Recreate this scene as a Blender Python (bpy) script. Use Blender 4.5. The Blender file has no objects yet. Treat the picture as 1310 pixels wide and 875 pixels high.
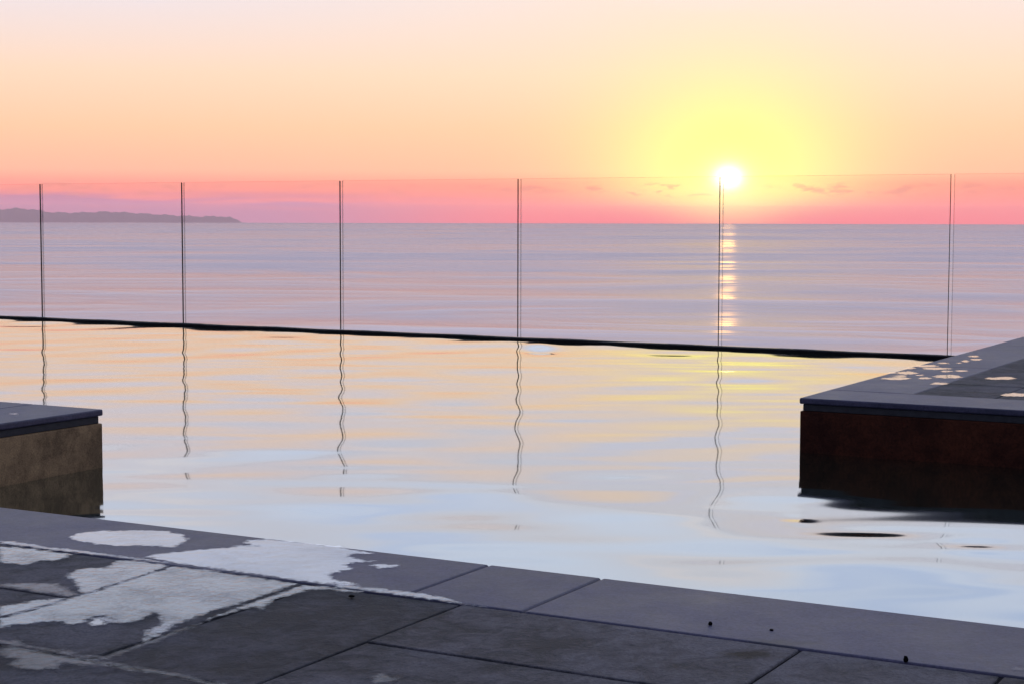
import bpy, bmesh, math, random
import numpy as np
from mathutils import Vector
from mathutils.geometry import tessellate_polygon

R = math.radians
sc = bpy.context.scene
col = sc.collection
rng = random.Random(7)

# ------------------------------------------------------------------ frame of reference
# metres; water surface at z = 0, camera above the origin looking along +Y.
EYE = 0.85                       # eye height above the pool water
DECK = 0.20                      # top of the stone deck
SEA = -32.0                      # sea level below the terrace
TH = R(-29.2)                    # the terrace grid (u along the fence, v out to sea)
CA, SA = math.cos(TH), math.sin(TH)
SUN_AZ, SUN_EL = 7.3, 1.36       # degrees, azimuth to the right of +Y
F = 2150.0                       # focal length in photo pixels (1310 wide)
PITCH = math.atan(158.5 / F)
ROLL = math.atan(0.002)


def W(u, v, z=0.0):
    return Vector((u * CA - v * SA, u * SA + v * CA, z))


def floor_uv(px, py, z=DECK):
    """deck point seen at a photo position, in grid coordinates"""
    x, y = px - 655, 437.5 - py
    x, y = x * math.cos(ROLL) - y * math.sin(ROLL), x * math.sin(ROLL) + y * math.cos(ROLL)
    d = (x, F * math.cos(PITCH) + y * math.sin(PITCH), -F * math.sin(PITCH) + y * math.cos(PITCH))
    t = (z - EYE) / d[2]
    X, Y = d[0] * t, d[1] * t
    return X * CA + Y * SA, -X * SA + Y * CA


HAZE_D, HAZE_C = 5.6e-5, (1.0, 0.74, 0.73)


# ------------------------------------------------------------------ object helpers
def tag(o, label=None, cat=None, group=None, kind=None):
    if label: o['label'] = label
    if cat: o['category'] = cat
    if group: o['group'] = group
    if kind: o['kind'] = kind
    return o


def link(name, bm, mats, parent=None, smooth=False):
    me = bpy.data.meshes.new(name)
    bm.normal_update()
    bm.to_mesh(me); bm.free()
    for m in (mats if isinstance(mats, (list, tuple)) else [mats]):
        me.materials.append(m)
    if smooth:
        me.polygons.foreach_set('use_smooth', [True] * len(me.polygons))
    o = bpy.data.objects.new(name, me)
    col.objects.link(o)
    if parent: o.parent = parent
    return o


def empty(name, u, v, z=0.0):
    o = bpy.data.objects.new(name, None)
    o.empty_display_size = 0.2
    col.objects.link(o)
    o.location = W(u, v, z); o.rotation_euler = (0, 0, TH)
    return o


def box(bm, x0, x1, y0, y1, z0, z1, bev=0.0, seg=2, mi=0, rnd=0.0):
    r = bmesh.ops.create_cube(bm, size=1.0)
    vs = r['verts']
    for v in vs:
        v.co = Vector(((x0 if v.co.x < 0 else x1) + rng.uniform(-rnd, rnd),
                       (y0 if v.co.y < 0 else y1) + rng.uniform(-rnd, rnd),
                       (z0 if v.co.z < 0 else z1) + (rng.uniform(-rnd, rnd) * .5 if v.co.z > 0 else 0)))
    fs = {f for v in vs for f in v.link_faces}
    for f in fs: f.material_index = mi
    if bev:
        es = list({e for v in vs for e in v.link_edges})
        bmesh.ops.bevel(bm, geom=es, offset=bev, segments=seg, profile=0.5, affect='EDGES')


# ------------------------------------------------------------------ node helpers
class NT:
    def __init__(s, tree):
        s.t = tree; s.n = tree.nodes; s.l = tree.links

    def node(s, typ, **kw):
        nd = s.n.new(typ)
        for k, v in kw.items(): setattr(nd, k, v)
        return nd

    def put(s, sock, val):
        if hasattr(val, 'links'): s.l.new(val, sock)
        elif val is not None: sock.default_value = val

    def m(s, op, a, b=None, c=None, clamp=False):
        nd = s.node('ShaderNodeMath', operation=op, use_clamp=clamp)
        for i, v in enumerate((a, b, c)):
            if v is not None: s.put(nd.inputs[i], v)
        return nd.outputs[0]

    def mapr(s, v, a, b, c=0.0, d=1.0, kind='LINEAR'):
        nd = s.node('ShaderNodeMapRange', interpolation_type=kind, clamp=True)
        for i, x in enumerate((v, a, b, c, d)): s.put(nd.inputs[i], x)
        return nd.outputs[0]

    def mix(s, f, a, b, blend='MIX'):
        nd = s.node('ShaderNodeMix', data_type='RGBA', blend_type=blend, clamp_factor=True)
        s.put(nd.inputs[0], f)
        for i, x in ((6, a), (7, b)):
            s.put(nd.inputs[i], x if hasattr(x, 'links') else (*x, 1.0))
        return nd.outputs[2]

    def ramp(s, f, stops, interp='LINEAR'):
        nd = s.node('ShaderNodeValToRGB')
        cr = nd.color_ramp; cr.interpolation = interp
        while len(cr.elements) < len(stops): cr.elements.new(0.5)
        for e, (p, c) in zip(cr.elements, stops):
            e.position = p; e.color = (*c, 1.0) if len(c) == 3 else c
        s.put(nd.inputs[0], f)
        return nd.outputs[0]

    def noise(s, vec, scale, detail=4.0, rough=0.5, dist=0.0):
        nd = s.node('ShaderNodeTexNoise')
        s.put(nd.inputs['Vector'], vec)
        nd.inputs['Scale'].default_value = scale
        nd.inputs['Detail'].default_value = detail
        nd.inputs['Roughness'].default_value = rough
        nd.inputs['Distortion'].default_value = dist
        return nd.outputs[0]

    def mapping(s, vec, scale=(1, 1, 1), loc=(0, 0, 0), rot=(0, 0, 0)):
        nd = s.node('ShaderNodeMapping')
        s.put(nd.inputs[0], vec)
        nd.inputs[1].default_value = loc; nd.inputs[2].default_value = rot; nd.inputs[3].default_value = scale
        return nd.outputs[0]

    def bump(s, h, strength, dist):
        nd = s.node('ShaderNodeBump')
        nd.inputs['Strength'].default_value = strength
        nd.inputs['Distance'].default_value = dist
        s.put(nd.inputs['Height'], h)
        return nd.outputs[0]


def srgb(r, g, b):
    f = lambda c: c / 12.92 if c <= 0.04045 else ((c + 0.055) / 1.055) ** 2.4
    return tuple(f(c / 255) for c in (r, g, b))


def new_mat(name):
    m = bpy.data.materials.new(name); m.use_nodes = True
    m.node_tree.nodes.clear()
    t = NT(m.node_tree)
    out = t.node('ShaderNodeOutputMaterial')
    return m, t, out


def geo_pos(t): return t.node('ShaderNodeNewGeometry').outputs['Position']


def stone(name, c0, c1, rough, spec, bump, scale=9.0, stain=None, slabs=False):
    m, t, out = new_mat(name)
    p = geo_pos(t)
    a = t.noise(p, scale, 8, 0.65, 0.3)
    b = t.noise(t.mapping(p, (1, 1, 1), (3.1, 1.7, 0)), scale * 0.22, 3, 0.5)
    g = t.noise(p, scale * 26, 4, 0.7)
    d2 = t.noise(t.mapping(p, (1, 1, 1), (7.1, 2.7, 0), (0, 0, TH)), scale * 3.2, 6, 0.7, 0.6)
    f = t.m('ADD', t.m('MULTIPLY', a, 0.45), t.m('ADD', t.m('MULTIPLY', b, 0.25), t.m('MULTIPLY', d2, 0.30)))
    c = t.mix(t.mapr(f, 0.43, 0.57), c0, c1)
    c = t.mix(1.0, c, t.ramp(g, [(0.28, (0.55,) * 3), (0.5, (1.0,) * 3), (0.75, (1.35,) * 3)]), 'MULTIPLY')
    if slabs:
        at = t.node('ShaderNodeAttribute', attribute_name='tone')
        c = t.mix(1.0, c, t.ramp(at.outputs['Fac'], [(0.0, (0.78, 0.79, 0.82)), (1.0, (1.2, 1.18, 1.16))]), 'MULTIPLY')
    if stain:
        for (su, sv, sx, sy, ang, colr, amt) in stain:
            w = W(su, sv)
            q = t.mapping(p, (1, 1, 0), (-w.x, -w.y, 0))
            q = t.mapping(q, (1 / sx, 1 / sy, 0), (0, 0, 0), (0, 0, 0))
            ln = t.node('ShaderNodeVectorMath', operation='LENGTH'); t.put(ln.inputs[0], q)
            d = t.m('ADD', ln.outputs['Value'], t.m('MULTIPLY', t.m('SUBTRACT', t.noise(p, 45, 5, 0.6), 0.5), 1.6))
            c = t.mix(t.mapr(d, 0.35, 1.15, amt, 0.0), c, colr)
    bs = t.node('ShaderNodeBsdfPrincipled')
    t.put(bs.inputs['Base Color'], c)
    t.put(bs.inputs['Roughness'], t.mapr(a, 0.3, 0.7, rough - 0.06, rough + 0.06))
    bs.inputs['Specular IOR Level'].default_value = spec
    h = t.m('ADD', t.m('MULTIPLY', d2, 0.8), t.m('MULTIPLY', g, 0.25))
    t.put(bs.inputs['Normal'], t.bump(h, 0.8, bump))
    t.l.new(bs.outputs[0], out.inputs[0])
    return m


def reflecting_water(name, power, r0, under, rough=0.0, bump=None, haze=None, margin=None, tint=(0.97, 0.98, 1.0)):
    """clear water: mirror at grazing angles, tinted see-through below"""
    m, t, out = new_mat(name)
    tr = t.node('ShaderNodeBsdfTransparent'); tr.inputs[0].default_value = (*under, 1)
    gl = t.node('ShaderNodeBsdfGlossy'); gl.inputs['Color'].default_value = (*tint, 1)
    gl.inputs['Roughness'].default_value = rough
    lw = t.node('ShaderNodeLayerWeight'); lw.inputs[0].default_value = 0.5
    if haze:
        dfu = t.node('ShaderNodeBsdfDiffuse'); dfu.inputs[0].default_value = (*haze, 1)
        um = t.node('ShaderNodeMixShader'); um.inputs[0].default_value = 0.5
        t.l.new(tr.outputs[0], um.inputs[1]); t.l.new(dfu.outputs[0], um.inputs[2]); tr = um
    if bump:
        p = geo_pos(t)
        a = t.noise(p, bump[0], 3, 0.5, 0.2)
        n = t.bump(a, 1.0, bump[1])
        t.put(gl.inputs['Normal'], n)
    fac = t.m('MULTIPLY_ADD', t.m('POWER', lw.outputs['Facing'], power), 1 - r0, r0)
    if margin:
        p = geo_pos(t)
        at = t.node('ShaderNodeAttribute', attribute_name='shore')
        n1 = t.noise(p, 55, 5, 0.62, 0.4); n2 = t.noise(p, 11, 4, 0.6); n3 = t.noise(p, 150, 3, 0.6)
        sd = t.m('ADD', at.outputs['Fac'], t.m('MULTIPLY', t.m('SUBTRACT', n1, 0.5), 0.045))
        wet = t.mapr(sd, -margin[0], margin[0], 0, 1, 'SMOOTHSTEP')
        patch = t.mapr(t.m('ADD', t.m('MULTIPLY', n2, .6), t.m('MULTIPLY', n3, .4)), 0.36, 0.56, margin[1], 1.0)
        fac = t.m('MULTIPLY', fac, t.m('MULTIPLY', wet, patch))
    mx = t.node('ShaderNodeMixShader')
    t.put(mx.inputs[0], fac); t.l.new(tr.outputs[0], mx.inputs[1]); t.l.new(gl.outputs[0], mx.inputs[2])
    t.l.new(mx.outputs[0], out.inputs[0])
    return m


def plain(name, c, rough=0.6, spec=0.3):
    m, t, out = new_mat(name)
    p = geo_pos(t)
    g = t.noise(p, 40, 4, 0.6)
    bs = t.node('ShaderNodeBsdfPrincipled')
    t.put(bs.inputs['Base Color'], t.mix(1.0, c, t.ramp(g, [(0.3, (0.8,) * 3), (0.7, (1.15,) * 3)]), 'MULTIPLY'))
    bs.inputs['Roughness'].default_value = rough
    bs.inputs['Specular IOR Level'].default_value = spec
    t.l.new(bs.outputs[0], out.inputs[0])
    return m


# ------------------------------------------------------------------ materials
M = {}
pe = floor_uv(962, 836)
pe2 = floor_uv(985, 822)
M['coping'] = stone('slate_coping', (0.044, 0.042, 0.078), (0.084, 0.078, 0.134), 0.52, 0.40, 0.0015, 7,
                    stain=[(pe2[0], pe2[1], 0.07, 0.03, 0, (0.02, 0.018, 0.018), 0.6)])
M['paving'] = stone('slate_paving', (0.024, 0.025, 0.031), (0.128, 0.124, 0.138), 0.70, 0.22, 0.010, 7,
                    stain=[(pe[0], pe[1], 0.05, 0.035, 0, (0.022, 0.016, 0.006), 0.85)], slabs=True)
M['mortar'] = plain('joint_mortar', (0.012, 0.012, 0.014), 0.9, 0.1)
M['lip'] = plain('grey_stone_lip', (0.05, 0.05, 0.055), 0.7)
M['wall_red'] = stone('rust_red_wall', (0.040, 0.011, 0.006), (0.100, 0.028, 0.013), 0.75, 0.15, 0.003, 5)
M['wall_brown'] = stone('brown_rendered_wall', (0.22, 0.146, 0.080), (0.43, 0.285, 0.150), 0.85, 0.1, 0.003, 9)
M['basin'] = stone('dark_green_pool_lining', (0.015, 0.024, 0.012), (0.035, 0.05, 0.022), 0.7, 0.2, 0.002, 3)
M['rim'] = plain('black_wet_rim', (0.006, 0.006, 0.007), 0.55, 0.15)
M['pool'] = reflecting_water('pool_water', 2.3, 0.02, (0.42, 0.52, 0.36), 0.045, haze=(0.014, 0.032, 0.018), tint=(0.92, 0.97, 1.0))
M['puddle'] = reflecting_water('still_rainwater', 3.5, 0.02, (0.95, 0.95, 0.97), 0.05, (30, 0.0006), margin=(0.007, 0.80))
M['puddle_rough'] = reflecting_water('thin_water_film', 4.4, 0.02, (0.93, 0.94, 0.97), 0.06, (60, 0.0014), margin=(0.008, 0.55), tint=(0.92, 0.96, 1.0))
M['damp'] = reflecting_water('drying_water_film', 7.5, 0.02, (0.9, 0.9, 0.92), 0.22, (60, 0.002), margin=(0.010, 0.5))
M['debris'] = plain('dark_debris', (0.006, 0.006, 0.006), 0.9, 0.05)

# glass
m, t, out = new_mat('clear_fence_glass')
tr = t.node('ShaderNodeBsdfTransparent'); tr.inputs[0].default_value = (0.990, 0.980, 0.982, 1)
gl = t.node('ShaderNodeBsdfGlossy'); gl.inputs['Roughness'].default_value = 0.0
lw = t.node('ShaderNodeLayerWeight'); lw.inputs[0].default_value = 0.5
mx = t.node('ShaderNodeMixShader')
t.put(mx.inputs[0], t.m('MULTIPLY_ADD', t.m('POWER', lw.outputs['Facing'], 5.0), 0.8, 0.012)); t.l.new(tr.outputs[0], mx.inputs[1]); t.l.new(gl.outputs[0], mx.inputs[2])
t.l.new(mx.outputs[0], out.inputs[0])
M['glass'] = m


def edge_mat(name, opacity, c):
    m, t, out = new_mat(name)
    tr = t.node('ShaderNodeBsdfTransparent')
    df = t.node('ShaderNodeBsdfDiffuse'); df.inputs[0].default_value = (*c, 1)
    mx = t.node('ShaderNodeMixShader'); mx.inputs[0].default_value = opacity
    t.l.new(tr.outputs[0], mx.inputs[1]); t.l.new(df.outputs[0], mx.inputs[2]); t.l.new(mx.outputs[0], out.inputs[0])
    return m


M['edge_dark'] = edge_mat('dark_glass_edge', 0.80, (0.03, 0.012, 0.010))
M['edge_light'] = edge_mat('pale_glass_edge', 0.24, (0.03, 0.02, 0.02))
M['edge_top'] = edge_mat('top_glass_edge', 0.24, (0.08, 0.04, 0.04))

# sea
m, t, out = new_mat('evening_sea')
p = geo_pos(t)
a = t.noise(t.mapping(p, (1 / 280, 1 / 190, 1)), 1.0, 3, 0.5, 2.2)
b = t.noise(t.mapping(p, (1 / 700, 1 / 420, 1), (4.2, 1.3, 0)), 1.0, 4, 0.55, 1.6)
cc = t.noise(t.mapping(p, (1 / 3200, 1 / 1500, 1), (1.2, 7.3, 0)), 1.0, 3, 0.5, 0.8)
slick = t.m('ADD', t.m('MULTIPLY', a, 0.35), t.m('ADD', t.m('MULTIPLY', b, 0.45), t.m('MULTIPLY', cc, 0.2)))
calm = t.mapr(slick, 0.50, 0.66, 0, 1, 'SMOOTHSTEP')
swell = t.bump(slick, 1.0, 17.0)
rgh = t.mapr(slick, 0.41, 0.60, 0.44, 0.30)
gl = t.node('ShaderNodeBsdfGlossy'); gl.inputs['Color'].default_value = (0.88, 0.82, 0.86, 1)
t.put(gl.inputs['Roughness'], rgh); t.put(gl.inputs['Normal'], swell)
df = t.node('ShaderNodeBsdfDiffuse'); df.inputs[0].default_value = (0.05, 0.05, 0.08, 1)
gs = t.node('ShaderNodeBsdfGlossy'); gs.inputs['Color'].default_value = (0.93, 0.78, 0.76, 1)
t.put(gs.inputs['Roughness'], t.mapr(slick, 0.41, 0.60, 0.24, 0.16))
t.put(gs.inputs['Normal'], swell)
m2 = t.node('ShaderNodeMixShader')
t.put(m2.inputs[0], t.mapr(slick, 0.42, 0.58, 0.10, 0.65))
t.l.new(gl.outputs[0], m2.inputs[1]); t.l.new(gs.outputs[0], m2.inputs[2])
mx = t.node('ShaderNodeMixShader')
mx.inputs[0].default_value = 0.71
t.l.new(df.outputs[0], mx.inputs[1]); t.l.new(m2.outputs[0], mx.inputs[2])
t.l.new(mx.outputs[0], out.inputs[0])
M['sea'] = m

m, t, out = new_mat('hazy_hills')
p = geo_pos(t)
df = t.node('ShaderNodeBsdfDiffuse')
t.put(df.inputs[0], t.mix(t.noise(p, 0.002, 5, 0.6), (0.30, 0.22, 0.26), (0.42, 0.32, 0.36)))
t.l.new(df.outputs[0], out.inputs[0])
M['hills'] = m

# ------------------------------------------------------------------ world: sunset sky
w = bpy.data.worlds.new('World'); sc.world = w; w.use_nodes = True
w.node_tree.nodes.clear()
t = NT(w.node_tree)
wo = t.node('ShaderNodeOutputWorld')
tc = t.node('ShaderNodeTexCoord')
sep = t.node('ShaderNodeSeparateXYZ'); t.l.new(tc.outputs['Generated'], sep.inputs[0])
DEG = 180 / math.pi
el = t.m('MULTIPLY', t.m('ARCSINE', sep.outputs['Z']), DEG)
az = t.m('MULTIPLY', t.m('ARCTAN2', sep.outputs['X'], sep.outputs['Y']), DEG)
daz = t.m('SUBTRACT', az, SUN_AZ)
# elevation ramp, position = sqrt(el+1)/10  (el -1..99)
pos = t.m('DIVIDE', t.m('SQRT', t.m('MAXIMUM', t.m('ADD', el, 1.0), 0.0)), 10.0)
P = lambda e: math.sqrt(max(e + 1, 0)) / 10
warm = t.ramp(pos, [
    (P(-.9), srgb(255, 84, 80)), (P(-.2), srgb(255, 90, 82)), (P(.15), srgb(255, 104, 90)),
    (P(.6), srgb(255, 132, 106)), (P(1.15), srgb(255, 156, 120)), (P(1.55), srgb(255, 192, 146)),
    (P(3.0), srgb(255, 208, 164)), (P(4.8), srgb(255, 224, 190)), (P(7.2), srgb(252, 230, 214)),
    (P(9.5), srgb(238, 236, 242)), (P(12.5), (0.92, 1.00, 1.17)), (P(20), (0.90, 1.00, 1.22)), (P(38), (0.50, 0.56, 0.80)),
    (P(60), (0.26, 0.31, 0.52)), (P(90), (0.18, 0.23, 0.42))])
cool = t.ramp(pos, [
    (P(-.9), srgb(240, 88, 92)), (P(-.2), srgb(250, 94, 94)), (P(.15), srgb(250, 106, 98)),
    (P(.6), srgb(248, 128, 112)), (P(1.15), srgb(250, 148, 124)), (P(1.55), srgb(252, 180, 146)),
    (P(3.0), srgb(254, 203, 162)), (P(4.8), srgb(254, 219, 190)), (P(7.2), srgb(240, 227, 230)),
    (P(9.5), srgb(230, 230, 244)), (P(12.5), (0.90, 0.98, 1.18)), (P(20), (0.86, 0.98, 1.22)), (P(38), (0.46, 0.54, 0.80)),
    (P(60), (0.26, 0.31, 0.52)), (P(90), (0.18, 0.23, 0.42))])
path = t.m('MINIMUM', 25000.0, t.m('DIVIDE', 190.0, t.m('MAXIMUM', sep.outputs['Z'], 0.004)))
lowgain = t.m('EXPONENT', t.m('MULTIPLY', path, HAZE_D * 0.78))   # the low sky as it is before the sea haze dims it
near = t.m('EXPONENT', t.m('MULTIPLY', t.m('POWER', t.m('DIVIDE', daz, 13.0), 2.0), -1.0))
sky = t.mix(near, cool, warm)
# low cloud bars
cv = t.node('ShaderNodeCombineXYZ')
t.put(cv.inputs[0], t.m('MULTIPLY', az, 0.16)); t.put(cv.inputs[1], t.m('MULTIPLY', el, 3.2))
cn = t.noise(cv.outputs[0], 1.0, 5, 0.55, 0.3)
cv2 = t.node('ShaderNodeCombineXYZ')
t.put(cv2.inputs[0], t.m('MULTIPLY', az, 1.25)); t.put(cv2.inputs[1], t.m('MULTIPLY', el, 5.0)); cv2.inputs[2].default_value = 3.3
cn2 = t.noise(cv2.outputs[0], 1.0, 5, 0.6, 0.2)
band = t.m('MULTIPLY', t.mapr(el, 0.05, 0.4, 0, 1, 'SMOOTHSTEP'), t.mapr(el, 0.65, 0.95, 1, 0, 'SMOOTHSTEP'))
leftw = t.mapr(az, -14, 3, 1.0, 0.0, 'SMOOTHSTEP')
cl = t.m('MULTIPLY', t.m('MULTIPLY', t.mapr(cn, 0.36, 0.56, 0, 0.8, 'SMOOTHSTEP'), band), leftw)
bank = t.m('MULTIPLY', t.m('MULTIPLY', t.mapr(t.m('ADD', el, t.m('MULTIPLY', t.m('SUBTRACT', cn, 0.5), 1.1)), 0.28, 0.62, 1.0, 0.0, 'SMOOTHSTEP'), t.mapr(az, -9, 1.5, 0.85, 0.0, 'SMOOTHSTEP')), 1.0)
sky = t.mix(t.m('MAXIMUM', cl, bank), sky, srgb(160, 114, 150))
band2 = t.m('MULTIPLY', t.mapr(el, 0.6, 0.85, 0, 1, 'SMOOTHSTEP'), t.mapr(el, 1.0, 1.3, 1, 0, 'SMOOTHSTEP'))
cl2 = t.m('MULTIPLY', t.mapr(cn2, 0.50, 0.64, 0, 0.5, 'SMOOTHSTEP'), band2)
# thin high cloud added out of view to streak the pool and puddle reflections
cv3 = t.node('ShaderNodeCombineXYZ')
t.put(cv3.inputs[0], t.m('MULTIPLY', az, 0.035)); t.put(cv3.inputs[1], t.m('MULTIPLY', el, 0.34)); cv3.inputs[2].default_value = 8.1
cn3 = t.noise(cv3.outputs[0], 1.0, 5, 0.58, 0.7)
hb = t.m('MULTIPLY', t.mapr(el, 6.6, 8.6, 0, 1, 'SMOOTHSTEP'), t.mapr(el, 24, 40, 1, 0, 'SMOOTHSTEP'))
sky = t.mix(t.m('MULTIPLY', t.mapr(cn3, 0.52, 0.66, 0, 0.85, 'SMOOTHSTEP'), hb), sky, (1.10, 0.96, 0.90))
sky = t.mix(t.m('MULTIPLY', t.mapr(cn3, 0.47, 0.34, 0, 0.80, 'SMOOTHSTEP'), hb), sky, (0.66, 0.80, 1.12))
# glow round the sun
de = t.m('SUBTRACT', el, SUN_EL)
r2 = t.m('ADD', t.m('POWER', daz, 2.0), t.m('POWER', t.m('MULTIPLY', de, 1.2), 2.0))
rr = t.m('SQRT', r2)
ext = t.mapr(el, -0.15, 1.15, 0.0, 1.0, 'SMOOTHSTEP')
g1 = t.m('MULTIPLY', t.m('EXPONENT', t.m('MULTIPLY', t.m('POWER', t.m('DIVIDE', rr, 3.9), 2.0), -1.0)), ext)
sky = t.mix(t.m('MULTIPLY', g1, 0.95), sky, (1.15, 1.15, 0.32))
ext2 = t.mapr(el, -0.4, 0.6, 0.55, 1.0, 'SMOOTHSTEP')
g1b = t.m('MULTIPLY', t.m('EXPONENT', t.m('MULTIPLY', t.m('POWER', t.m('DIVIDE', rr, 1.9), 2.0), -1.0)), ext2)
sky = t.mix(t.m('MULTIPLY', g1b, 0.85), sky, (1.2, 0.98, 0.12))
sky = t.mix(cl2, sky, srgb(205, 130, 110))
g2 = t.m('EXPONENT', t.m('MULTIPLY', t.m('POWER', t.m('DIVIDE', rr, 0.75), 1.0), -1.0))
sky = t.mix(t.m('MULTIPLY', g2, 0.85), sky, (1.3, 1.25, 0.75))
disc = t.m('EXPONENT', t.m('MULTIPLY', t.m('POWER', t.m('DIVIDE', rr, 0.34), 1.6), -1.0))
sky = t.mix(disc, sky, (3.2, 3.0, 2.6))
# away from the sunset the sky is a dull dusk blue
cosd = t.m('COSINE', t.m('DIVIDE', daz, DEG))
back = t.mapr(cosd, -0.15, 0.80, 1.0, 0.0, 'SMOOTHSTEP')
high = t.mapr(el, 45, 75, 1.0, 0.35, 'SMOOTHSTEP')
sky = t.mix(t.m('MULTIPLY', back, high), sky, (0.17, 0.19, 0.30))
bg1 = t.node('ShaderNodeBackground'); t.put(bg1.inputs[0], sky); t.put(bg1.inputs[1], lowgain)
ns = t.node('ShaderNodeTexSky', sky_type='NISHITA')
ns.sun_disc = False; ns.sun_elevation = R(SUN_EL); ns.sun_rotation = R(SUN_AZ)
bg2 = t.node('ShaderNodeBackground'); t.l.new(ns.outputs[0], bg2.inputs[0]); bg2.inputs[1].default_value = 0.003
ad = t.node('ShaderNodeAddShader')
t.l.new(bg1.outputs[0], ad.inputs[0]); t.l.new(bg2.outputs[0], ad.inputs[1])
t.l.new(ad.outputs[0], wo.inputs[0])

# sun
sl = bpy.data.lights.new('sun', 'SUN'); sl.energy = 0.010; sl.angle = R(0.5); sl.color = (1.0, 0.58, 0.14)
so = bpy.data.objects.new('sun', sl); col.objects.link(so)
sd = Vector((math.sin(R(SUN_AZ)) * math.cos(R(SUN_EL)), math.cos(R(SUN_AZ)) * math.cos(R(SUN_EL)), math.sin(R(SUN_EL))))
so.rotation_euler = (-sd).to_track_quat('-Z', 'Y').to_euler()
so.location = (0, 20, 30)

# ------------------------------------------------------------------ sea (curved like the earth, so the horizon dips)
RE = 6371000.0
bm = bmesh.new()
rings = [0.0] + [60 * 1.16 ** i for i in range(42)]
NSEG = 240
prev = None
for ri, r in enumerate(rings):
    z = SEA - r * r / (2 * RE)
    if ri == 0:
        prev = [bm.verts.new((0, 0, z))]; continue
    cur = [bm.verts.new((r * math.sin(2 * math.pi * k / NSEG), r * math.cos(2 * math.pi * k / NSEG), z)) for k in range(NSEG)]
    for k in range(NSEG):
        k2 = (k + 1) % NSEG
        if ri == 1: bm.faces.new((prev[0], cur[k2], cur[k]))
        else: bm.faces.new((prev[k], prev[k2], cur[k2], cur[k]))
    prev = cur
tag(link('sea', bm, M['sea'], smooth=True), kind='structure')

# headland on the horizon at the left
bm = bmesh.new()
DH = 24000.0
prof = [(-22, 60), (-20, 95), (-18.5, 110), (-17.2, 122), (-16.4, 142), (-15.9, 130), (-15.3, 102), (-14.4, 100), (-13.6, 110), (-12.9, 102),
        (-12, 86), (-11, 70), (-10.4, 64), (-9.9, 68), (-9.5, 56), (-9.25, 30), (-9.0, 3), (-8.9, -30)]
pts = []
for i in range(240):
    a_ = -22 + (13.1) * i / 239
    for (a0, h0), (a1, h1) in zip(prof, prof[1:]):
        if a0 <= a_ <= a1:
            h = h0 + (h1 - h0) * (a_ - a0) / (a1 - a0)
    h += 5 * math.sin(a_ * 9.1) + 3.5 * math.sin(a_ * 23.7 + 1) + rng.uniform(-1.5, 1.5)
    pts.append((a_, h))
rowsv = []
for k, (dr, fz) in enumerate([(-500, 0.0), (-260, 0.55), (0, 1.0), (500, 0.5), (1100, 0.0)]):
    row = []
    for a_, h in pts:
        r = DH + dr
        base = SEA - r * r / (2 * RE) - 4
        row.append(bm.verts.new((r * math.sin(R(a_)), r * math.cos(R(a_)), base + max(h, 0) * 1.41 * fz + (rng.uniform(-4, 4) if 0 < fz < 1 else 0))))
    rowsv.append(row)
for r0, r1 in zip(rowsv, rowsv[1:]):
    for i in range(len(r0) - 1):
        bm.faces.new((r0[i], r0[i + 1], r1[i + 1], r1[i]))
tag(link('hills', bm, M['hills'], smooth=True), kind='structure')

# ------------------------------------------------------------------ sea haze
m, t, out = new_mat('sea_haze')
vp = t.node('ShaderNodeVolumePrincipled')
vp.inputs['Color'].default_value = (*HAZE_C, 1); vp.inputs['Density'].default_value = HAZE_D; vp.inputs['Anisotropy'].default_value = 0.55
t.l.new(vp.outputs[0], out.inputs['Volume'])
bm = bmesh.new()
box(bm, -27500, 27500, -27500, 27500, -90, 190)
if HAZE_D: tag(link('haze', bm, m), kind='stuff')

# ------------------------------------------------------------------ pool: basin and water
U0, U1 = -13.0, 3.3
V0, VF = 2.66, 10.20
bm = bmesh.new()
box(bm, U0, U1, V0, VF, -1.5, -1.35)
box(bm, U0 - 0.15, U0 - .003, V0, VF, -1.5, 0.15)
box(bm, U1 + .003, U1 + 0.15, V0, VF, -1.5, 0.15)
box(bm, U0, U1, VF + 0.003, VF + 0.16, -1.5, -0.004)
o = link('pool_basin', bm, M['basin']); o.rotation_euler = (0, 0, TH)
tag(o, kind='structure')

# water surface: long low swells plus cross ripples, real geometry
STEP = 0.02
nu, nv = int((U1 - U0) / STEP) + 1, int((VF - V0) / STEP) + 1
uu = np.linspace(U0, U1, nu); vv = np.linspace(V0, VF, nv)
UU, VV = np.meshgrid(uu, vv)
X = UU * CA - VV * SA; Y = UU * SA + VV * CA
Hh = np.zeros_like(X)
nr = np.random.default_rng(11)


def wave(lx, ly, slope, n, skew=0.0):
    """n random sinusoids; lx, ly wavelength ranges across and along the view, slope = rms slope along ly"""
    global Hh
    for i in range(n):
        kx = 2 * math.pi / nr.uniform(*lx) * (1 if nr.random() < .5 else -1)
        ky = 2 * math.pi / nr.uniform(*ly)
        amp = slope / ky * math.sqrt(2 / n)
        Hh = Hh + amp * np.cos(kx * X + ky * Y + nr.uniform(0, 6.28))


wave((5, 14), (1.2, 3.0), 0.0034, 9)
wave((2.5, 7), (0.45, 1.0), 0.0040, 12)
wave((1.6, 5), (0.16, 0.4), 0.0046, 20)
wave((0.8, 2.0), (0.13, 0.25), 0.0018, 14)
for i in range(8):                                   # cross ripples that wobble upright reflections
    kx = 2 * math.pi / nr.uniform(0.6, 1.3) * (1 if i % 2 else -1)
    ky = 2 * math.pi / nr.uniform(0.6, 1.7)
    Hh = Hh + 0.0075 / abs(kx) * math.sqrt(2 / 8) * np.cos(kx * X + ky * Y + nr.uniform(0, 6.28))


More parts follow.
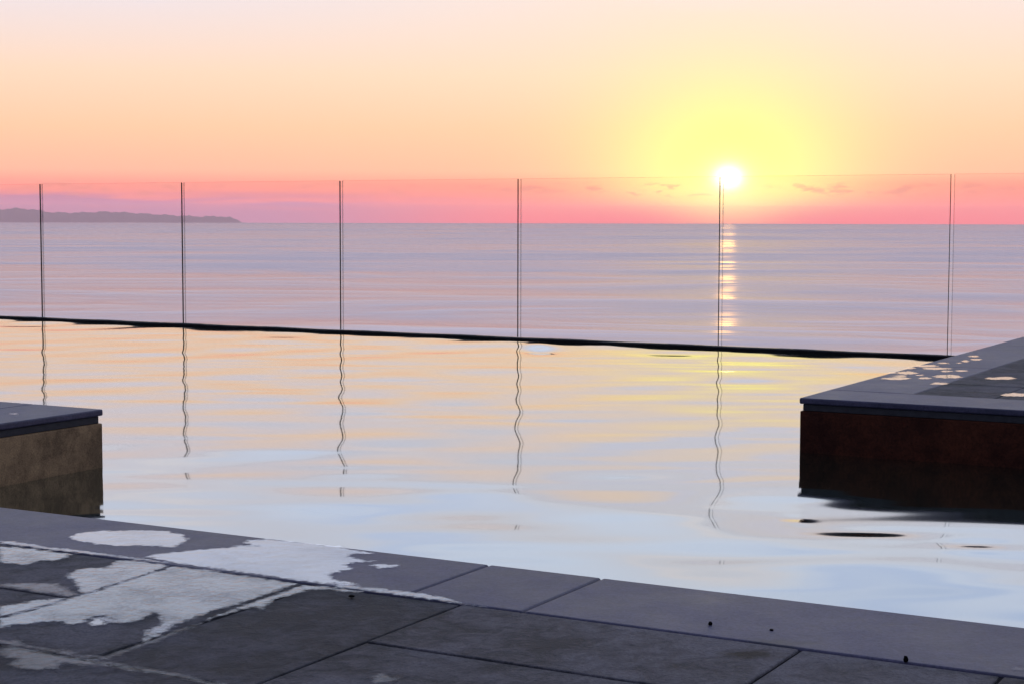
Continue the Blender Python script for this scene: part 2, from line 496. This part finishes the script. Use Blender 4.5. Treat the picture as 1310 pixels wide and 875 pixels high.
def dimple(px, py, sx, sy, s):
    """a single ripple on the water, sx by sy metres, slope s"""
    global Hh
    u, v = floor_uv(px, py, 0.0); q = W(u, v)
    dx, dy = (X - q.x) / sx, (Y - q.y) / sy
    Hh = Hh + s * sy * dy * np.exp(-dx * dx - dy * dy)


dimple(1112, 684, 0.12, 0.085, -0.034)
dimple(1251, 699, 0.09, 0.065, -0.038)
dimple(1018, 664, 0.03, 0.06, -0.05)
dimple(690, 445, 0.11, 0.30, 0.09)
me = bpy.data.meshes.new('water')
co = np.stack([UU.ravel(), VV.ravel(), Hh.ravel()], 1).astype(np.float32)
idx = np.arange(nu * nv).reshape(nv, nu)
fc = np.stack([idx[:-1, :-1].ravel(), idx[:-1, 1:].ravel(), idx[1:, 1:].ravel(), idx[1:, :-1].ravel()], 1)
me.vertices.add(len(co)); me.vertices.foreach_set('co', co.ravel())
me.loops.add(fc.size); me.loops.foreach_set('vertex_index', fc.ravel().astype(np.int32))
me.polygons.add(len(fc)); me.polygons.foreach_set('loop_start', np.arange(0, fc.size, 4, dtype=np.int32))
me.polygons.foreach_set('loop_total', np.full(len(fc), 4, dtype=np.int32))
me.polygons.foreach_set('use_smooth', np.ones(len(fc), dtype=bool))
me.update(); me.validate()
me.materials.append(M['pool'])
o = bpy.data.objects.new('water', me); col.objects.link(o); o.rotation_euler = (0, 0, TH)
tag(o, kind='structure')

# ------------------------------------------------------------------ black overflow rim that carries the glass
VG = 10.25
ch = empty('base_channel', -5, VG, 0.0)
tag(ch, 'low black wet rim along the infinity edge holding the glass panels', 'pool rim')
bm = bmesh.new()
n = 330
rows = []
for (dv, z) in ((-0.045, -0.06), (-0.045, 0.012), (-0.035, 0.018), (-.012, 0.019), (.012, 0.019), (0.04, 0.017), (0.045, -0.2)):
    rows.append([bm.verts.new((-8.0 + 16.2 * i / n, dv, z + (0.0016 * math.sin(i * .37) + rng.uniform(-.0007, .0007) if z > 0 else 0))) for i in range(n + 1)])
for a_, b_ in zip(rows, rows[1:]):
    for i in range(n): bm.faces.new((a_[i], a_[i + 1], b_[i + 1], b_[i]))
link('channel', bm, M['rim'], ch)

# ------------------------------------------------------------------ glass panels
PW, GAP, GT, GH = 1.503, 0.022, 0.015, 1.10
G_Z = 0.02
JOINTS = [-2.665 - PW * k for k in range(6)]          # x of the joints, right to left


def panel_parts(root):
    L = PW - GAP
    bm = bmesh.new()
    box(bm, 0.0006, L - 0.0006, -GT / 2, GT / 2, 0, GH - 0.0006)
    for f in list(bm.faces):                          # the ends and the top are parts of their own
        if abs(f.normal.x) > .5 or f.normal.z > .5: bm.faces.remove(f)
    link('pane', bm, M['glass'], root)
    for x0, mt, lab in ((L - 0.0012, 'edge_dark', 'dark polished right edge'), (0.0, 'edge_light', 'paler polished left edge')):
        bm = bmesh.new(); box(bm, x0, x0 + 0.0012, -GT / 2, GT / 2, 0, GH - 0.0014)
        e = link('side_edge', bm, M[mt], root); e['label'] = lab
    bm = bmesh.new(); box(bm, 0.0, L, -GT / 2, GT / 2, GH - 0.0012, GH)
    link('top_edge', bm, M['edge_top'], root)


plabels = [
    'clear glass panel cut off by the left side of the photo',
    'clear glass panel with the faint headland behind it, second from the left',
    'clear glass panel at the end of the headland, third from the left',
    'clear glass panel left of the white glint on the pool, fourth from the left',
    'clear glass panel left of the low sun, fifth from the left',
    'clear glass panel right of the low sun, its right foot at the raised deck',
    'clear glass panel behind the raised stone deck at the right',
]
starts = [-2.665 - PW * 6] + [-2.665 - PW * k for k in (5, 4, 3, 2, 1, 0)]
g0 = None
for i, (u, lab) in enumerate(zip(starts, plabels)):
    if i == 0:
        r = empty('glass_panel', u + GAP / 2, VG, G_Z)
        panel_parts(r); g0 = r; kids = list(r.children)
    else:
        r = g0.copy(); col.objects.link(r); r.location = W(u + GAP / 2, VG, G_Z)
        for k in kids:
            c = k.copy(); col.objects.link(c); c.parent = r
    tag(r, lab, 'glass panel', 'glass panels of the pool fence')

# ------------------------------------------------------------------ stone decks
ST = 0.022      # coping thickness
GP = 0.0028     # half joint


def rect_slabs(bm, rects, z1, bev, rnd=0.0009, th=0.02):
    for (a0, a1, b0, b1) in rects:
        box(bm, a0 + GP, a1 - GP, b0 + GP, b1 - GP, z1 - th, z1 + rng.uniform(-0.0012, 0.0006), bev, 2, 0, rnd)


def tone(o, rects, ou=0.0, ov=0.0):
    me = o.data
    at = me.attributes.new('tone', 'FLOAT', 'FACE')
    val = [rng.random() for _ in rects]
    out = []
    for p in me.polygons:
        x, y = p.center.x + ou, p.center.y + ov
        out.append(next((w_ for w_, (a, b, c, d) in zip(val, rects) if a <= x <= b and c <= y <= d), .5))
    at.data.foreach_set('value', out)


def basket(u0, u1, v0, v1, ou, ov):
    """0.6 m basket weave of 0.3 x 0.6 slabs, clipped to a rectangle"""
    res = []
    i0, i1 = math.floor((u0 - ou) / .6), math.ceil((u1 - ou) / .6)
    j0, j1 = math.floor((v0 - ov) / .58), math.ceil((v1 - ov) / .58)
    for i in range(i0, i1):
        for j in range(j0, j1):
            a, b = ou + i * .6, ov + j * .58
            if (i + j) % 2 == 0: q = [(a, a + .3, b, b + .58), (a + .3, a + .6, b, b + .58)]
            else: q = [(a, a + .6, b, b + .29), (a, a + .6, b + .29, b + .58)]
            for (x0, x1, y0, y1) in q:
                x0, x1, y0, y1 = max(x0, u0), min(x1, u1), max(y0, v0), min(y1, v1)
                if x1 - x0 > .03 and y1 - y0 > .03: res.append((x0, x1, y0, y1))
    return res


# near terrace -----------------------------------------------------
VE, VC = 2.71, 2.405
bm = bmesh.new()
box(bm, -6.5, 3.45, -2.2, VE - 0.02, -1.5, DECK - 0.0045)
terr = link('terrace', bm, M['mortar']); terr.rotation_euler = (0, 0, TH)
tag(terr, kind='structure')
bm = bmesh.new()
cj = [-6.5, -5.4, -4.2, -3.0, -1.56, -1.325, 0.0, 1.2, 2.4, 3.45]
for a, b in zip(cj, cj[1:]):
    g_ = 0.0012
    box(bm, a + g_, b - g_, VC + GP, VE, DECK - ST, DECK, 0.006, 4, 0, 0.0003)
link('coping', bm, M['coping'], terr)
bm = bmesh.new()
# first slab rows as laid in the picture: weave with a joint line at u = -1.435
rc = basket(-6.5, 3.45, -2.2, VC, -2.04, VC - .58)
rect_slabs(bm, rc, DECK - 0.001, 0.003)
tone(link('paving', bm, M['paving'], terr), rc)


def platform(name, u0, u1, v0, v1, label, wallmat, copings, rects, off=0.012):
    root = empty(name, u0, v0, 0.0)
    tag(root, label, 'platform')
    S = lambda q: (q[0] - u0, q[1] - u0, q[2] - v0, q[3] - v0)
    bm = bmesh.new()
    box(bm, off * .3, u1 - u0 - off * .3, off * .3, v1 - v0 - off * .3, -1.34, DECK - 0.048, 0.004, 2)
    link('wall', bm, wallmat, root)
    bm = bmesh.new()
    box(bm, off, u1 - u0 - off, off, v1 - v0 - off, DECK - 0.0475, DECK - 0.023, 0.002, 1)
    link('lip', bm, M['lip'], root)
    bm = bmesh.new()
    for q in copings:
        a0, a1, b0, b1 = S(q)
        box(bm, a0 + .001, a1 - .001, b0 + .001, b1 - .001, DECK - ST, DECK, 0.006, 4, 0, 0.0002)
    link('coping', bm, M['coping'], root)
    if rects:
        bm = bmesh.new()
        rect_slabs(bm, [S(q) for q in rects], DECK - .001, 0.003)
        tone(link('paving', bm, M['paving'], root), rects, u0, v0)
    return root


RU, RV = -2.06, 5.83
RC = 0.325
rows_v = [RV + RC + .015, 6.645, 7.22, 7.80, 8.38, 8.96, 9.54, 9.87]
rects = []
for i, (b0, b1) in enumerate(zip(rows_v, rows_v[1:])):
    a = RU + RC; k = 0
    st = [0.3, .6, .3, .6, .6, .6] if i % 2 == 0 else [.6, .3, .6, .3, .6, .6]
    while a < 3.0 - .05:
        a1 = min(a + st[k % 6], 3.0); k += 1
        rects.append((a, a1, b0, b1)); a = a1
cop = [(RU, -0.85, RV, RV + RC + .015), (-0.85, .6, RV, RV + RC + .015), (.6, 1.9, RV, RV + RC + .015), (1.9, 3.29, RV, RV + RC + .015)]
cop += [(RU, RU + RC, a, b) for a, b in zip([RV + RC + .015, 7.4, 8.8], [7.4, 8.8, 10.19])]
cop += [(3.0, 3.29, RV + RC + .015, 10.19), (RU + RC, 3.0, 9.87, 10.19)]
platform('raised_deck', RU, 3.29, RV, 10.19, 'raised dark slate deck on a rust red wall, dotted with many small puddles',
         M['wall_red'], cop, rects)
LU, LV = -3.985, 4.285
cop = [(LU - .32, LU, 2.712, LV), (LU - 1.5, LU - .32, LV - .32, LV), (LU - 2.9, LU - 1.5, LV - .32, LV)]
rects = [(a, a + .6, b, b + .3125) for a in (LU - .92, LU - 1.52, LU - 2.12, LU - 2.72) for b in (2.715, 3.0275, 3.34, 3.6525)]
platform('raised_deck', LU - 2.9, LU, 2.712, LV, 'low dark slate deck corner on a brown wall jutting into the pool at the left',
         M['wall_brown'], cop, rects)


# ------------------------------------------------------------------ puddles
def puddle(label, poly, mat='puddle', seed=1, jag=0.006, z=DECK, th=0.0012, group='puddles on the stone', sub=0.006):
    """a thin sheet of water; poly = its shore line on the deck (photo positions of the corners).
    The sheet carries its signed distance to the shore so the margin can dry out raggedly."""
    P0 = np.array([floor_uv(x, y, z) for x, y in poly])
    c = P0.mean(0); P0 = P0 - c
    mg = 0.02
    lo, hi = P0.min(0) - mg, P0.max(0) + mg
    n_u, n_v = int((hi[0] - lo[0]) / sub) + 2, int((hi[1] - lo[1]) / sub) + 2
    gu, gv = np.meshgrid(lo[0] + np.arange(n_u) * sub, lo[1] + np.arange(n_v) * sub)
    dist = np.full(gu.shape, 9.0); inside = np.zeros(gu.shape, bool)
    for (ax, ay), (bx, by) in zip(P0, np.roll(P0, -1, 0)):
        ex, ey = bx - ax, by - ay
        L2 = ex * ex + ey * ey + 1e-12
        f = np.clip(((gu - ax) * ex + (gv - ay) * ey) / L2, 0, 1)
        dist = np.minimum(dist, np.hypot(gu - ax - f * ex, gv - ay - f * ey))
        cr = ((ay > gv) != (by > gv)) & (gu < (bx - ax) * (gv - ay) / (by - ay + 1e-12) + ax)
        inside ^= cr
    sd = np.where(inside, dist, -dist)
    bm = bmesh.new()
    ly = bm.verts.layers.float.new('shore')
    vs = {}
    def vert(i, k):
        if (i, k) not in vs:
            v = bm.verts.new((gu[i, k], gv[i, k], th)); v[ly] = float(sd[i, k]); vs[(i, k)] = v
        return vs[(i, k)]
    keep = sd > -0.012
    for i in range(n_v - 1):
        for k in range(n_u - 1):
            if keep[i, k] and keep[i + 1, k] and keep[i, k + 1] and keep[i + 1, k + 1]:
                bm.faces.new((vert(i, k), vert(i, k + 1), vert(i + 1, k + 1), vert(i + 1, k)))
    o = link('puddle', bm, M[mat])
    o.location = W(c[0], c[1], z); o.rotation_euler = (0, 0, TH)
    tag(o, label, 'puddle', group)
    return o


puddle('smooth oval puddle lying on the near coping by the pool',
       [(88, 688), (100, 682.5), (125, 679.5), (150, 679), (190, 678.5), (215, 680), (232, 684), (240, 689), (236, 693), (222, 700), (206, 699), (180, 698), (150, 698.5), (120, 695.5), (100, 692)], seed=2, jag=.006)
puddle('largest smooth puddle on the near coping, its right side broken into fingers',
       [(186, 712), (205, 708.5), (232, 706), (256, 703.5), (292, 701), (306, 698), (328, 699), (314, 695), (318, 691.5), (345, 690), (372, 693), (405, 697), (434, 699), (442, 702), (478, 708), (446, 709),
        (444, 713), (462, 716), (478, 718), (452, 720), (438, 723), (452, 727), (434, 731), (420, 735), (424, 741), (442, 744), (458, 749), (436, 749), (386, 743), (330, 735), (276, 727.5), (224, 720)], seed=3, jag=.006)
puddle('small stray puddle right of the broken fingers on the near coping', [(474, 723), (492, 721.5), (508, 724), (497, 727), (482, 726)], seed=4, jag=.002)
puddle('long thin strip of water along the front joint of the near coping, left part',
       [(0, 692.5), (14, 693), (34, 695), (52, 699), (90, 703), (150, 711), (190, 716), (218, 720), (200, 718.6), (130, 710.5), (70, 703.5), (0, 695)], mat='puddle_rough', seed=5)
puddle('long thin strip of water along the front joint of the near coping, right part',
       [(424, 746), (470, 752), (520, 757.5), (548, 761), (566, 764), (596, 773), (622, 776.5), (566, 768.5), (500, 759.5), (430, 750)], mat='puddle_rough', seed=6)
puddle('pale ragged water film on the leftmost visible paving slab',
       [(0, 699), (30, 701.5), (62, 705.5), (90, 709), (84, 713), (70, 717), (52, 717), (40, 720), (36, 722.5), (14, 721), (0, 718)], 'puddle_rough', 7)
puddle('ragged water film on a paving slab below the oval puddle',
       [(216, 724), (180, 718), (152, 717), (142, 723), (138, 726.5), (112, 727), (96, 730), (84, 738), (96, 743), (103, 752), (103, 757), (112, 760), (140, 750), (178, 737)], 'puddle_rough', 8)
puddle('narrow water film at the left beside a dark damp slab',
       [(0, 748), (30, 746), (70, 747), (88, 755), (98, 761), (88, 763), (50, 757), (0, 749.5)], 'damp', 9)
puddle('small water film at the left end of a slab joint', [(0, 776), (30, 772), (50, 768), (82, 766), (60, 774), (30, 783), (0, 789)], 'puddle_rough', 10)
puddle('broad rippled sheet of water covering most of one paving slab',
       [(0, 802), (0, 792), (40, 781), (90, 766), (140, 750.5), (190, 735), (222, 725), (270, 730.5), (320, 738), (378, 747), (340, 760), (306, 772), (270, 781), (246, 792), (228, 797), (214, 806), (196, 816), (184, 821),
        (190, 812), (186, 807), (202, 803), (209, 797), (206, 786), (196, 783), (186, 789), (172, 795), (150, 797), (136, 794), (132, 787), (120, 787), (114, 792), (104, 797), (86, 799), (78, 795), (52, 795), (30, 798)],
       'puddle_rough', 11)
puddle('bright lens of water below the middle of the broad rippled sheet', [(116, 797), (121, 791), (132, 789), (149, 795), (134, 796), (131, 799), (118, 800)], 'puddle', 12, .004)
puddle('bright lens of water below the broad rippled sheet, by a slab joint', [(188, 806), (200, 803), (222, 801), (214, 806), (202, 809)], 'puddle', 13, .004)
puddle('water film along the slab joint left of the dark dry slab',
       [(388, 749), (420, 751), (462, 757), (440, 757), (424, 754), (396, 754), (386, 757), (372, 762), (362, 762), (352, 766), (340, 773), (333, 780), (326, 777), (306, 780), (286, 786), (262, 795), (300, 780), (348, 763)], 'puddle_rough', 14, .004)
puddle('thin water film on the lower left slab beside a dry dark patch',
       [(0, 820), (24, 820.5), (30, 826), (60, 830), (90, 833), (94, 838), (112, 838), (130, 841), (118, 842), (90, 837.5), (50, 830), (0, 821.5)], 'damp', 15, .004)
puddle('grey half dried film at the bottom left corner of the paving',
       [(4, 826), (40, 832), (66, 838), (100, 842), (130, 847), (140, 850), (110, 851), (76, 847), (70, 855), (40, 857), (14, 850), (24, 843), (0, 838)], 'damp', 16, .008)
puddle('water lying in the slab joint at the lower left of the terrace',
       [(94, 839), (128, 845), (180, 855), (240, 866), (290, 876), (270, 875.5), (220, 865), (176, 858), (142, 853), (126, 847.5)], 'damp', 17, .002)
puddle('hairline of water in the joint between the wet slab and the dry slab',
       [(129, 843.5), (160, 832), (190, 821), (240, 802), (258, 796), (240, 804.5), (192, 823), (160, 834.5), (134, 844.6)], 'damp', 18, .001)
puddle('small pale water spot at the lower right end of the near coping', [(1297, 854), (1310, 853.5), (1322, 856), (1310, 858), (1299, 857)], 'damp', 19, .002)
puddle('faint damp spot on the paving at the bottom edge of the photo', [(476, 866), (490, 863), (506, 867), (498, 874), (480, 873)], 'damp', 20, .005)


def oval(px, py, w_, h_, n=18, seed=0):
    rg = random.Random(seed)
    return [(px + w_ / 2 * math.cos(2 * math.pi * i / n) * rg.uniform(.7, 1.12), py + h_ / 2 * math.sin(2 * math.pi * i / n) * rg.uniform(.55, 1.15)) for i in range(n)]


GR = 'puddles on the raised deck at the right'
big = [(1147, 484.2, 38, 4, 'longest white puddle at the pool edge of the raised right deck, nearest its corner'),
       (1213, 481.7, 39, 6, 'widest white puddle on the raised right deck, ending at the paving joint'),
       (1202, 490.6, 23, 3.6, 'nearest single white puddle on the raised right deck, beside the corner of its paving'),
       (1281, 484, 43, 4, 'long white puddle lying on the grey paving of the raised right deck'),
       (1300, 505, 38, 5.5, 'pale puddle by the front paving joint of the raised deck, cut off by the photo'),
       (1245, 456, 15, 2.4, 'farthest small puddle on the raised right deck'),
       (1249, 460, 15, 2.4, 'second farthest small puddle on the raised right deck, beside a greyer one'),
       (1235, 462.2, 10, 3.2, 'greyish small puddle on the far part of the raised right deck')]
for i, (x, y, a, b, lab) in enumerate(big):
    puddle(lab, oval(x, y, a, b, seed=i), 'puddle', 40 + i, .006, group=GR, sub=.008)
for i, (x, y, a, b) in enumerate([(1160, 477, 28, 4.6), (1151.5, 481, 18, 2.4), (1183, 484, 16, 2.6), (1198, 471.6, 38, 3.2), (1186, 468.2, 32, 3.2), (1207, 464.6, 15, 2.2),
                                  (1211, 475, 15, 2.4), (1230, 474.5, 16, 2.4), (1227, 464.4, 6, 1.4), (1141, 476.8, 18, 2.0), (1164, 471.2, 16, 2.2), (1177, 480, 12, 1.6)]):
    puddle('small white puddle in the cluster on the raised deck at the right', oval(x, y, a, b, seed=20 + i), 'puddle', 60 + i, .006, group=GR, sub=.008)
puddle('lone tiny wet spot on the low deck corner at the left', oval(16, 529.5, 12, 1.8, seed=5), 'damp', 80, .003, group='puddles on the stone', sub=.006)


# ------------------------------------------------------------------ bits of debris
def debris(px, py, s, h, label, seed):
    u, v = floor_uv(px, py)
    rg = random.Random(seed)
    bm = bmesh.new()
    bmesh.ops.create_icosphere(bm, subdivisions=2, radius=1.0)
    for q in bm.verts:
        k = rg.uniform(.8, 1.15)
        q.co = Vector((q.co.x * s * k, q.co.y * s * k * .8, max(q.co.z, -.55) * h * k * .62 + h * .34))
    o = link('debris', bm, M['debris'])
    o.location = W(u, v, DECK); o.rotation_euler = (0, 0, rg.uniform(0, 3))
    tag(o, label, 'debris', 'dark crumbs on the near coping')


debris(1158.5, 846, 0.0040, 0.0095, 'black crumb standing at the front joint of the near coping, right side', 1)
debris(908.5, 799, 0.0042, 0.0062, 'black crumb on the near coping above a paving joint, right of middle', 2)
debris(450, 763, 0.007, 0.004, 'flat dark crumb on the dry paving slab below the wet coping', 3)
debris(987, 806, 0.004, 0.0025, 'flat dark speck on the near coping right of the black crumb', 4)

# ------------------------------------------------------------------ camera
cam = bpy.data.cameras.new('camera'); co_ = bpy.data.objects.new('camera', cam); col.objects.link(co_)
cam.sensor_fit = 'HORIZONTAL'; cam.sensor_width = 36.0
cam.lens = 36.0 * F / 1310
cam.clip_start = 0.05; cam.clip_end = 100000
from mathutils import Matrix
fwd = Vector((0, math.cos(PITCH), -math.sin(PITCH)))
up = Vector((0, math.sin(PITCH), math.cos(PITCH)))
rt = Vector((1, 0, 0))
c_, s_ = math.cos(ROLL), math.sin(ROLL)
rt2 = rt * c_ + up * s_
up2 = up * c_ - rt * s_
co_.matrix_world = Matrix(((rt2.x, up2.x, -fwd.x, 0), (rt2.y, up2.y, -fwd.y, 0), (rt2.z, up2.z, -fwd.z, EYE), (0, 0, 0, 1)))
sc.camera = co_

# ------------------------------------------------------------------ render settings
vs = sc.view_settings
sc.display_settings.display_device = 'sRGB'
vs.view_transform = 'Standard'; vs.look = 'None'; vs.exposure = 0.0; vs.gamma = 1.0; vs.use_curve_mapping = False
sc.render.engine = 'CYCLES'
sc.cycles.max_bounces = 12
sc.cycles.volume_bounces = 3
sc.cycles.transparent_max_bounces = 24
sc.cycles.use_denoising = True
sc.cycles.sample_clamp_indirect = 6.0
sc.cycles.caustics_reflective = True
